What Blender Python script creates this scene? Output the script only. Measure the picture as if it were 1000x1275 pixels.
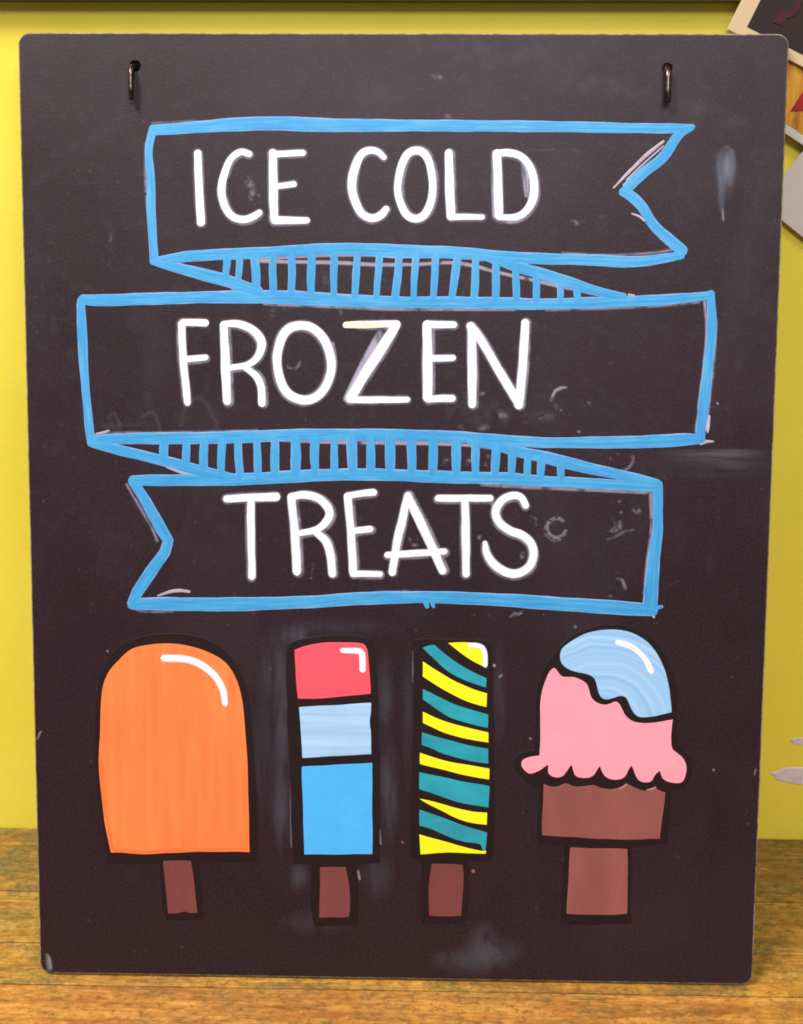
import bpy, bmesh, math, random
import numpy as np
from mathutils import Vector, Matrix
from mathutils.geometry import tessellate_polygon
random.seed(7)
rng = np.random.default_rng(11)
scene = bpy.context.scene
for o in list(bpy.data.objects): bpy.data.objects.remove(o)
COL = scene.collection
R = math.radians

# ------------------------------------------------------------------ camera
cam = bpy.data.cameras.new('camera'); camo = bpy.data.objects.new('camera', cam); COL.objects.link(camo)
cam.sensor_fit = 'VERTICAL'; cam.sensor_height = 30.0; cam.lens = 30.0*1300/1275
cam.clip_start = 0.02; cam.clip_end = 50
camo.location = (0.01722, -0.71340, 0.67012)
camo.rotation_euler = (1.23836679, -0.00338137, 0.01854537)
scene.camera = camo
# ------------------------------------------------------------------ world: dim warm room
world = bpy.data.worlds.new('World'); scene.world = world; world.use_nodes = True
wn = world.node_tree.nodes; bg = wn['Background']
bg.inputs[0].default_value = (1.0, 0.93, 0.88, 1); bg.inputs[1].default_value = 0.14
# ------------------------------------------------------------------ lamps
def area(name, loc, target, size, power, color):
    l = bpy.data.lights.new(name, 'AREA'); l.shape = 'DISK'; l.size = size; l.energy = power; l.color = color
    o = bpy.data.objects.new(name, l); COL.objects.link(o); o.location = loc
    d = Vector(target)-Vector(loc); o.rotation_euler = d.to_track_quat('-Z', 'Y').to_euler(); return o
area('ceiling_lamp', (-1.5, -0.92, 3.4), (0.0, 0.1, 0.45), 1.0, 158, (1.0, 0.95, 0.88))
area('ceiling_lamp', (0.95, -1.35, 2.95), (0.0, 0.1, 0.45), 0.8, 27, (1.0, 0.93, 0.86))
area('sheen_fill_light', (0.15, -2.6, 2.75), (0, 0.1, 0.5), 1.0, 52, (1.0, 0.95, 1.0))  # unseen soft light added for fill and the sheen on the upper board
scene.view_settings.view_transform = 'Standard'; scene.view_settings.look = 'None'
scene.view_settings.exposure = 0.06; scene.view_settings.gamma = 1.0
scene.render.engine = 'CYCLES'
scene.cycles.filter_width = 1.8

# ------------------------------------------------------------------ helpers
def srgb(r, g, b):
    def f(c):
        c /= 255.0
        return c/12.92 if c <= .04045 else ((c+.055)/1.055)**2.4
    return (f(r), f(g), f(b), 1)
class NT:
    def __init__(s, name):
        s.m = bpy.data.materials.new(name); s.m.use_nodes = True; s.t = s.m.node_tree
        s.b = s.t.nodes['Principled BSDF']; s.out = s.t.nodes['Material Output']
    def n(s, typ, **k):
        x = s.t.nodes.new(typ)
        for a, v in k.items(): setattr(x, a, v)
        return x
    def l(s, a, b): s.t.links.new(a, b)
    def coord(s, scale=(1,1,1), loc=(0,0,0), kind='Object', rot=(0,0,0)):
        c = s.n('ShaderNodeTexCoord'); m = s.n('ShaderNodeMapping')
        m.inputs['Scale'].default_value = scale; m.inputs['Location'].default_value = loc; m.inputs['Rotation'].default_value = rot
        s.l(c.outputs[kind], m.inputs['Vector']); return m.outputs[0]
    def noise(s, vec, scale, detail=4, rough=.55, dist=0):
        x = s.n('ShaderNodeTexNoise'); x.inputs['Scale'].default_value = scale; x.inputs['Detail'].default_value = detail
        x.inputs['Roughness'].default_value = rough; x.inputs['Distortion'].default_value = dist
        s.l(vec, x.inputs['Vector']); return x.outputs[0]
    def ramp(s, fac, stops, interp='LINEAR'):
        r = s.n('ShaderNodeValToRGB'); r.color_ramp.interpolation = interp
        e = r.color_ramp.elements
        while len(e) < len(stops): e.new(.5)
        for i, (p, c) in enumerate(stops):
            e[i].position = p; e[i].color = c if hasattr(c, '__len__') else (c, c, c, 1)
        s.l(fac, r.inputs[0]); return r.outputs[0]
    def mix(s, fac, a, b, mode='MIX'):
        x = s.n('ShaderNodeMix', data_type='RGBA', blend_type=mode)
        for i, v in ((0, fac), (6, a), (7, b)):
            if isinstance(v, bpy.types.NodeSocket): s.l(v, x.inputs[i])
            else: x.inputs[i].default_value = v
        return x.outputs[2]
    def math(s, op, a, b=0.0):
        x = s.n('ShaderNodeMath', operation=op)
        for i, v in ((0, a), (1, b)):
            if isinstance(v, bpy.types.NodeSocket): s.l(v, x.inputs[i])
            else: x.inputs[i].default_value = v
        return x.outputs[0]
    def bump(s, h, strength=.3, dist=.001):
        x = s.n('ShaderNodeBump'); x.inputs['Strength'].default_value = strength; x.inputs['Distance'].default_value = dist
        s.l(h, x.inputs['Height']); s.l(x.outputs[0], s.b.inputs['Normal'])
    def base(s, v):
        if isinstance(v, bpy.types.NodeSocket): s.l(v, s.b.inputs['Base Color'])
        else: s.b.inputs['Base Color'].default_value = v
    def rough(s, v):
        if isinstance(v, bpy.types.NodeSocket): s.l(v, s.b.inputs['Roughness'])
        else: s.b.inputs['Roughness'].default_value = v
def sc(c, k): return (min(c[0]*k, 1), min(c[1]*k, 1), min(c[2]*k, 1), 1)

def link(name, me, mat=None, parent=None, **props):
    o = bpy.data.objects.new(name, me); COL.objects.link(o)
    if mat is not None:
        for m in (mat if isinstance(mat, (list, tuple)) else [mat]): me.materials.append(m)
    if parent is not None: o.parent = parent
    for k, v in props.items(): o[k] = v
    return o
def empty(name, loc=(0,0,0), rot=(0,0,0), **props):
    o = bpy.data.objects.new(name, None); COL.objects.link(o); o.location = loc; o.rotation_euler = rot
    o.empty_display_size = .05
    for k, v in props.items(): o[k] = v
    return o

# ------------------------------------------------------------------ materials
def board_mat():
    t = NT('chalkboard_black')
    v = t.coord()
    a = t.noise(v, 5, 5, .6); b = t.noise(v, 420, 3, .7); c = t.noise(t.coord((1,1,.35), rot=(0,.5,0)), 9, 4, .6, .6)
    col = t.mix(t.ramp(a, [(.35, 0), (.7, 1)]), (.0160, .0056, .0080, 1), (.0230, .0090, .0150, 1))
    col = t.mix(t.ramp(b, [(.40, 0), (.68, .6)]), col, (.033, .019, .027, 1))
    col = t.mix(t.ramp(c, [(.55, 0), (.85, .22)]), col, (.075, .066, .075, 1))
    t.base(col)
    t.b.inputs['Specular IOR Level'].default_value = .29
    t.rough(t.ramp(t.noise(v, 14, 5, .65), [(.3, .42), (.7, .54)]))
    t.bump(b, .30, .0005)
    return t.m
def edge_mat():
    t = NT('worn_board_edge'); n = t.noise(t.coord(), 120, 4, .7)
    t.base(t.ramp(n, [(.36, (.10, .07, .045, 1)), (.5, (.20, .15, .09, 1)), (.7, (.36, .30, .19, 1))])); t.rough(.7); return t.m
def paint_blue():
    t = NT('sky_blue_paint')
    uv = t.n('ShaderNodeUVMap'); mp = t.n('ShaderNodeMapping'); mp.inputs['Scale'].default_value = (14, 2.6, 1); t.l(uv.outputs[0], mp.inputs[0])
    oc = t.coord()
    s1 = t.noise(mp.outputs[0], 1.6, 4, .6, .2); s2 = t.noise(oc, 14, 4, .6)
    f = t.math('ADD', t.math('MULTIPLY', s1, .7), t.math('MULTIPLY', s2, .5))
    col = t.ramp(f, [(.42, (.030, .250, .55, 1)), (.60, (.046, .315, .64, 1)), (.76, (.10, .39, .67, 1))])
    sep = t.n('ShaderNodeSeparateXYZ'); t.l(uv.outputs[0], sep.inputs[0])
    e = t.math('ABSOLUTE', t.math('SUBTRACT', sep.outputs[1], .5))
    e2 = t.math('ADD', e, t.math('MULTIPLY', t.math('SUBTRACT', t.noise(oc, 60, 3), .5), .30))
    col = t.mix(t.ramp(e2, [(.40, 0), (.51, .7)]), col, (.34, .43, .71, 1))
    t.b.inputs['Specular IOR Level'].default_value = .35; t.base(col); t.rough(.55); t.bump(s1, .25, .0004); return t.m
def paint_white():
    t = NT('white_paint')
    uv = t.n('ShaderNodeUVMap'); mp = t.n('ShaderNodeMapping'); mp.inputs['Scale'].default_value = (20, 2.0, 1); t.l(uv.outputs[0], mp.inputs[0])
    s = t.noise(mp.outputs[0], 1.5, 4, .6); s2 = t.noise(t.coord(), 40, 3)
    sep = t.n('ShaderNodeSeparateXYZ'); t.l(uv.outputs[0], sep.inputs[0])
    e = t.math('ABSOLUTE', t.math('SUBTRACT', sep.outputs[1], .5))
    e2 = t.math('ADD', e, t.math('MULTIPLY', t.math('SUBTRACT', s2, .5), .4))
    col = t.mix(t.ramp(t.math('ADD', t.math('MULTIPLY', s, .6), t.math('MULTIPLY', s2, .4)), [(.36, 0), (.5, 1)]), (.70, .68, .78, 1), (.88, .88, .88, 1))
    col = t.mix(t.ramp(e2, [(.33, 0), (.50, .85)]), col, (.46, .43, .56, 1))
    t.base(col); t.rough(.55); t.bump(s, .2, .0004); return t.m
def paint_flat(name, c, amt=.12, sx=1, sz=1, scale=60, rough=.5, alt=None):
    t = NT(name); n = t.noise(t.coord((sx, 1, sz)), scale, 4, .6, .3); n2 = t.noise(t.coord((1,1,1), (3,1,2)), 16, 3)
    f = t.math('ADD', t.math('MULTIPLY', n, .65), t.math('MULTIPLY', n2, .35))
    hi = alt if alt else sc(c, 1+amt)
    col = t.mix(t.ramp(f, [(.36, 0), (.64, 1)]), sc(c, 1-amt), hi)
    t.base(col); t.rough(rough); t.bump(n, .12, .0003); return t.m
def scoop_blue(cx, cz):
    t = NT('pale_blue_paint')
    m = t.coord((1, 0, 1), (-cx, 0, -cz)); ln = t.n('ShaderNodeVectorMath', operation='LENGTH'); t.l(m, ln.inputs[0])
    w = t.math('ADD', ln.outputs['Value'], t.math('MULTIPLY', t.noise(t.coord(), 18, 2), .012))
    cmb = t.n('ShaderNodeCombineXYZ'); t.l(w, cmb.inputs[0])
    n = t.noise(cmb.outputs[0], 230, 2, .5)
    t.base(t.mix(t.ramp(n, [(.40, 0), (.62, 1)]), (.25, .49, .80, 1), (.36, .60, .85, 1))); t.rough(.5); t.bump(n, .25, .0004); return t.m

BOARD = board_mat(); EDGE = edge_mat(); BLUE = paint_blue(); WHITE = paint_white()
BLACKP = paint_flat('black_brown_paint', (.0110, .0035, .0040, 1), .2, scale=40, rough=.6)
BLACKP.node_tree.nodes['Principled BSDF'].inputs['Specular IOR Level'].default_value = .3
ORANGE = paint_flat('orange_paint', (.98, .180, .044, 1), .03, 1.0, .06, 110, alt=(1.0, .235, .062, 1))
ORANGE2 = paint_flat('deep_orange_paint', (.95, .165, .04, 1), .05, scale=60)
RED = paint_flat('coral_red_paint', (.88, .085, .125, 1), .06, scale=50)
LBLUE = paint_flat('pale_blue_stripe_paint', (.35, .57, .82, 1), .15, .06, 1.6, 110)
MBLUE = paint_flat('bright_blue_paint', (.065, .44, .90, 1), .05, scale=70)
TEAL = paint_flat('teal_paint', (.016, .315, .41, 1), .17, .4, 1, 70)
YELLOW = paint_flat('lemon_paint', (.96, .84, .006, 1), .04, scale=50)
PINK = paint_flat('pink_paint', (.95, .33, .41, 1), .05, .25, 1, 60)
BROWN = paint_flat('brown_paint', (.255, .078, .070, 1), .13, 1, .25, 45)
BROWN2 = paint_flat('stick_brown_paint', (.175, .045, .043, 1), .12, 1, .3, 45)
flatnick = paint_flat('scraped_brown_paint', (.42, .24, .21, 1), .1)
CREAMP = paint_flat('cream_paint', (.86, .70, .58, 1), .06, scale=50)
LILAC = paint_flat('thin_lilac_paint', (.42, .36, .46, 1), .25, .3, 1, 90)

# ------------------------------------------------------------------ tracing measurements -> metres on the board face
HM = np.array([[6.36618250e-04, 4.75864372e-06, -3.18319078e-01], [1.10558176e-05, -6.65287222e-04, 8.06528087e-01], [1.27963795e-05, -6.54587658e-05, 1.0]])
def T(x, y):
    a = HM @ np.array([x, y, 1.0]); return (a[0]/a[2], a[1]/a[2])
MM = 0.000690   # metres per tracing unit, board centre
LEAN = R(14)
BW, BH, BT = 0.6096, 0.7807, 0.005

sign = empty('chalkboard_sign', (0, 0, 0.0012), (-LEAN, 0, 0), category='chalkboard sign',
             label='dark chalkboard sign lettered ICE COLD FROZEN TREATS above four painted ice pops')

# ------------------------------------------------------------------ board panel with rounded corners and two drilled holes
HOLES = [(T(168.5, 84), .0046), (T(831, 87), .0044)]
def rrect(inset, rad=.0095, n=7):
    w, h = BW/2-inset, BH-inset; b = inset; r = rad-inset; pts = []
    for cx, cz, a0 in ((w-r, b+r, -90), (w-r, h-r, 0), (-w+r, h-r, 90), (-w+r, b+r, 180)):
        for k in range(n+1):
            a = R(a0+90*k/n); pts.append((cx+r*math.cos(a), cz+r*math.sin(a)))
    return pts
def panel():
    vs, fs, mi = [], [], []
    def ring(pts, y):
        i = len(vs); vs.extend((x, y, z) for x, z in pts); return list(range(i, i+len(pts)))
    def band(a, b, m):
        n = len(a)
        for k in range(n): fs.append((a[k], a[(k+1) % n], b[(k+1) % n], b[k])); mi.append(m)
    B = .0013
    outerpts = rrect(B); f0 = ring(outerpts, 0); f1 = ring(rrect(.0003), .0004); f1b = ring(rrect(0), B)
    b1 = ring(rrect(0), BT-B); b0 = ring(outerpts, BT)
    band(f0, f1, 1); band(f1, f1b, 1); band(f1b, b1, 2); band(b1, b0, 2)
    hl = []
    for (hx, hz), r in HOLES:
        c = [(hx+r*math.cos(2*math.pi*k/28), hz+r*math.sin(2*math.pi*k/28)) for k in range(28)]
        a = ring(c, 0); b = ring(c, BT); band(b, a, 2); hl.append((c, a, b))
    for base, idx, sgn in ((f0, 1, 1), (b0, 2, -1)):
        loops = [[Vector((x, z, 0)) for x, z in outerpts]] + [[Vector((x, z, 0)) for x, z in h[0]] for h in hl]
        ids = list(base)
        for h in hl: ids += h[idx]
        for tri in tessellate_polygon(loops):
            t = [ids[k] for k in tri]
            fs.append(tuple(t)); mi.append(0 if sgn > 0 else 2)
    me = bpy.data.meshes.new('board_panel'); me.from_pydata(vs, [], fs)
    for p, m in zip(me.polygons, mi): p.material_index = m
    bm = bmesh.new(); bm.from_mesh(me); bmesh.ops.recalc_face_normals(bm, faces=bm.faces); bm.to_mesh(me); bm.free()
    return me
t_ = NT('hardboard_side'); t_.base((.10, .065, .035, 1)); t_.rough(.8); SIDE = t_.m
link('board_panel', panel(), [BOARD, EDGE, SIDE], sign)

# ------------------------------------------------------------------ brush strokes and filled shapes
def catmull(pts, closed, step=3.0):
    P = [np.array(p, float) for p in pts]; n = len(P)
    if n == 2: 
        k = max(2, int(np.linalg.norm(P[1][:2]-P[0][:2])/step)); return [P[0]+(P[1]-P[0])*i/k for i in range(k+1)]
    out = []
    rngk = range(n) if closed else range(n-1)
    for i in rngk:
        p1, p2 = P[i], P[(i+1) % n]
        p0 = P[i-1] if (closed or i > 0) else 2*p1-p2
        p3 = P[(i+2) % n] if (closed or i+2 < n) else 2*p2-p1
        k = max(1, int(np.linalg.norm(p2[:2]-p1[:2])/step))
        for j in range(k):
            t = j/k; out.append(.5*((2*p1)+(-p0+p2)*t+(2*p0-5*p1+4*p2-p3)*t*t+(-p0+3*p1-3*p2+p3)*t**3))
    if not closed: out.append(P[-1])
    return out
def linear(pts, step=3.0):
    P = [np.array(p, float) for p in pts]; out = []
    for a, b in zip(P[:-1], P[1:]):
        k = max(1, int(np.linalg.norm(b[:2]-a[:2])/step))
        out += [a+(b-a)*j/k for j in range(k)]
    out.append(P[-1]); return out
class Layer:
    """collects strokes and fills that belong to one painted part"""
    h = .00030
    def __init__(s): s.v = []; s.f = []; s.uv = []
    def stroke(s, pts, w=10, closed=False, smooth=True, wob=.22, cap=1.0, h=None, thick=.00022):
        if h is None: Layer.h += .0000012; h = Layer.h
        pts = [tuple(p) if len(p) == 3 else (p[0], p[1], w) for p in pts]
        C = catmull(pts, closed) if smooth else linear(pts)
        C = np.array(C); n = len(C)
        if not closed:
            d0 = C[0][:2]-C[1][:2]; d0 /= max(np.linalg.norm(d0), 1e-6); d1 = C[-1][:2]-C[-2][:2]; d1 /= max(np.linalg.norm(d1), 1e-6)
            a = []; b = []
            for k in range(1, 6):
                tt = k/5*.995
                a.append(np.array([*(C[0][:2]+d0*tt*C[0][2]/2*cap), C[0][2]*math.sqrt(1-tt*tt)]))
                b.append(np.array([*(C[-1][:2]+d1*tt*C[-1][2]/2*cap), C[-1][2]*math.sqrt(1-tt*tt)]))
            C = np.array(a[::-1]+list(C)+b); n = len(C)
        # wobbly hand-drawn edges
        seed = random.random()*100
        def wb(i, side): 
            x = i*.21+seed+side*37
            return wob*(math.sin(x)+.6*math.sin(2.3*x+1)+.5*math.sin(.41*x+2)+.35*random.uniform(-1, 1))
        if closed: tan = np.roll(C[:, :2], -1, 0)-np.roll(C[:, :2], 1, 0)
        else: tan = np.gradient(C[:, :2], axis=0)
        tan /= np.maximum(np.linalg.norm(tan, axis=1, keepdims=True), 1e-6)
        nor = np.stack([-tan[:, 1], tan[:, 0]], 1)
        prof = [(-1.03, -.00005, 0), (-.97, h-thick*.3, .03), (-.72, h, .14), (0, h+thick*.15, .5), (.72, h, .86), (.97, h-thick*.3, .97), (1.03, -.00005, 1)]
        m = len(prof); base = len(s.v); L = 0
        for i in range(n):
            if i: L += np.linalg.norm(C[i][:2]-C[i-1][:2])*MM
            wl, wr = (C[i][2]/2+wb(i, 0), C[i][2]/2+wb(i, 1)) if C[i][2] > 4 else (C[i][2]/2, C[i][2]/2)
            for q, y, vv in prof:
                d = q*(wr if q > 0 else wl)
                u, z = T(C[i][0]+nor[i][0]*d, C[i][1]+nor[i][1]*d)
                s.v.append((u, -y, z)); s.uv.append((L, vv))
        for i in range(n if closed else n-1):
            for k in range(m-1):
                a = base+i*m+k; b = base+((i+1) % n)*m+k
                s.f.append((a, a+1, b+1, b))
    def fill(s, pts, smooth=2, h=.00035, wob=.35):
        """closed outline; points with a third value stay sharp"""
        P = [(p[0], p[1], len(p) > 2) for p in pts]
        for _ in range(smooth):
            Q = []; n = len(P)
            for i in range(n):
                a, b, c = P[i-1], P[i], P[(i+1) % n]
                if b[2]: Q.append(b)
                else:
                    Q.append((b[0]*.75+a[0]*.25, b[1]*.75+a[1]*.25, False)); Q.append((b[0]*.75+c[0]*.25, b[1]*.75+c[1]*.25, False))
            P = Q
        D = []; n = len(P); sd = random.random()*50
        for i in range(n):
            a, b = P[i], P[(i+1) % n]; k = max(1, int(math.hypot(b[0]-a[0], b[1]-a[1])/4))
            for j in range(k):
                t = j/k; q = len(D)*.45+sd
                D.append((a[0]+(b[0]-a[0])*t+wob*math.sin(q)*.6+wob*.3*random.uniform(-1, 1), a[1]+(b[1]-a[1])*t+wob*.6*math.cos(q*1.37)))
        cx = np.array(D); n = len(D)
        tan = np.roll(cx, -1, 0)-np.roll(cx, 1, 0); tan /= np.maximum(np.linalg.norm(tan, axis=1, keepdims=True), 1e-6)
        nor = np.stack([tan[:, 1], -tan[:, 0]], 1)
        area_ = sum(D[i][0]*D[(i+1) % n][1]-D[(i+1) % n][0]*D[i][1] for i in range(n))
        if area_ < 0: nor = -nor
        base = len(s.v)
        for p, q in zip(cx, nor):
            u, z = T(*p); s.v.append((u, -h, z)); s.uv.append((u, z))
        for p, q in zip(cx, nor):
            u, z = T(p[0]+q[0]*.45, p[1]+q[1]*.45); s.v.append((u, .00005, z)); s.uv.append((u, z))
        for i in range(n): s.f.append((base+i, base+(i+1) % n, base+n+(i+1) % n, base+n+i))
        for tri in tessellate_polygon([[Vector((p[0], -p[1], 0)) for p in D]]):
            s.f.append(tuple(base+k for k in tri))
    def build(s, name, mat, parent=sign, **props):
        me = bpy.data.meshes.new(name); me.from_pydata(s.v, [], s.f)
        ul = me.uv_layers.new(name='UVMap'); co = np.array(s.uv, np.float32)
        idx = np.empty(len(me.loops), np.int32); me.loops.foreach_get('vertex_index', idx)
        ul.data.foreach_set('uv', co[idx].ravel())
        bm = bmesh.new(); bm.from_mesh(me)
        for f in bm.faces:                                  # everything faces the viewer side of the board
            f.normal_update()
            if f.normal.y > 0: f.normal_flip()
        bm.to_mesh(me); bm.free()
        return link(name, me, mat, parent, **props)

# --- ribbons
def ribbon(strokes, mat=BLUE, **props):
    L = Layer()
    for st in strokes:
        L.stroke(st[0], st[1], **(st[2] if len(st) > 2 else {}))
    o = L.build(props.pop('name', 'ribbon_outline'), mat, props.pop('parent', sign), **props); RB.append(o); return o
RB = []
ribbon([
    ([(191,162,10),(185.5,190,10),(188,222,10.5),(188.5,265,11),(190,290,11),(192,327,11)], 10),
    ([(193,164,13),(245,160.5,15),(300,157,17),(345,156,18),(420,158,17),(500,158.5,15),(600,159,14.5),(670,159.5,14),(775,161.5,13),(840,162,12),(862,160,7)], 14),
    ([(861,161,7),(845,170,11),(825,198.5,13),(800,218,13),(781,236,13)], 12, dict(cap=.7)),
    ([(776,241,11),(787,247,13),(800,260,13),(812,280,13),(830,298,14),(849,314,14)], 13),
    ([(194,327,9),(220,323,12),(245,320.5,14),(320,317,14),(420,312,15),(495,315,17),(570,317,15),(650,323,14),(725,325.5,14),(787,328,14),(825,324,12),(848,320,9)], 14),
], label='blue outline of the top ribbon round ICE COLD')
ribbon([
    ([(103,375,11),(101,382,11),(102.5,412,12),(105,462,11),(108,500,10),(111,530,10.5),(114,553,11)], 11),
    ([(104,375,12),(130,376,15),(190,374,15),(265,372,15),(340,372,17),(400,374.5,17),(480,378,15),(580,379,15),(620,379.5,15),(680,380.5,14),(780,377.5,14),(830,375,13),(884,370,11)], 15),
    ([(115,550,12),(165,548,14),(265,547,15),(380,543.5,15),(480,543.5,15),(560,545.5,14),(600,547.5,13),(670,552.5,13),(730,553,14),(805,552,16),(855,549,15),(873,549,10)], 15),
    ([(885,368,10),(886,412,12),(882.5,450,13),(877,500,13),(872,546,12)], 12),
], label='blue outline of the middle ribbon round FROZEN')
ribbon([
    ([(166,601,12),(182.5,627,13),(199,657,14),(210,675,13),(205,690,14),(187,715,15),(172,738,14),(165,753,13)], 13, dict(smooth=False)),
    ([(166,600,12),(200,600,14),(300,598.5,15),(400,593.5,15),(480,593,15),(530,595,15),(630,598,15),(665,600.5,14),(740,604,13),(818,608,13)], 14),
    ([(166,754,14),(200,753.5,16),(275,754.5,17),(340,753,16),(400,750.5,15),(430,748,16),(505,745.5,15),(560,746,15),(630,749,16),(715,755,17),(790,760,17),(812,762,14)], 16),
    ([(819,606,12),(819,660,13),(814,697,15),(811,735,18),(809,758,19)], 14, dict(smooth=False)),
    ([(800,763,8),(824,757,4)], 6, dict(smooth=False)), ([(530,752,6),(532,757,5)], 6), ([(538,752,5),(540,757,4)], 6),
], label='blue outline of the bottom ribbon round TREATS')
FOLD1 = ([
    ([(193,328,10),(205,331,12),(232,338.5,13),(262,346,16),(290,354,15),(322,365,12)], 13),
    ([(600,321,8),(625,328,12),(650,336,14),(680,345,15),(712,355,14),(745,365,12),(776,371,9)], 13),
])
f1 = RB[0]
for st in FOLD1: ribbon([st], name='fold_edge', parent=f1)
rungs = [((283,322),(281.5,342),8.5),((299,322),(297,350),8.5),((317,322),(319.5,360),10),((340,322),(340.5,364),9.5),((363.5,322),(363,366),9.5),((388,320),(387.5,366),9.5),((416,320),(415.5,368),9),
 ((445,318),(442,370),8.5),((473,318),(469,371),8.5),((497.5,318),(492.5,372),9.5),((518.5,318),(515,372),8.5),((543,319),(540,372),9),((570,320),(562.5,373),9.5),((592.5,322),(590.5,373),9),((617.5,327),(617,374),9),((642,335),(643,375),8.5),((667.5,342),(667.5,376),9),((697,351),(698,376),7.5),((718,359),(719.5,376),9),]
for a, b, w in rungs:
    L = Layer(); L.stroke([(*a, w), ((a[0]+b[0])/2+random.uniform(-.6,.6), (a[1]+b[1])/2, w*1.05), (*b, w*.95)], w, wob=.3); L.build('rung', BLUE, f1)
FOLD2 = ([
    ([(116,554,10),(140,560,12),(165,566,13),(205,576,13),(250,588,13),(290,597,11)], 13),
    ([(585,551,8),(620,558,11),(650,565,14),(690,574,15),(730,584,14),(775,594,13),(818,604,11)], 13),
])
f2 = RB[1]
for st in FOLD2: ribbon([st], name='fold_edge', parent=f2)
rungs = [((204.5,552),(204.5,574),10.5),((232,552),(231,582),10),((254.5,552),(253.5,590),10),((277,552),(275,592),10),((296.5,552),(299,594),10),((320,550),(321.5,594),9.5),((342.5,550),(342.5,592),10.5),((368,548),(368.5,590),12),((392.5,548),(392.5,590),10.5),((416.5,548),(416,590),9),((438,548),(439.5,590),12.5),((462,548),(461.5,590),10.5),((486,548),(486.5,590),12),((512,548),(512.5,590),11.5),((539.5,549),(539,590),11.5),((569,550),(568.5,592),11),((592,553),(592.5,592),10),((617.5,557),(616,593),10),((638,562),(637,594),9.5),((657.5,566),(656.5,594),9),((675.5,570),(673,595),9),((699,576),(698,596),9),]
for a, b, w in rungs:
    L = Layer(); L.stroke([(*a, w), ((a[0]+b[0])/2+random.uniform(-.6,.6), (a[1]+b[1])/2, w*1.05), (*b, w*.95)], w, wob=.3); L.build('rung', BLUE, f2)

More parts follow.
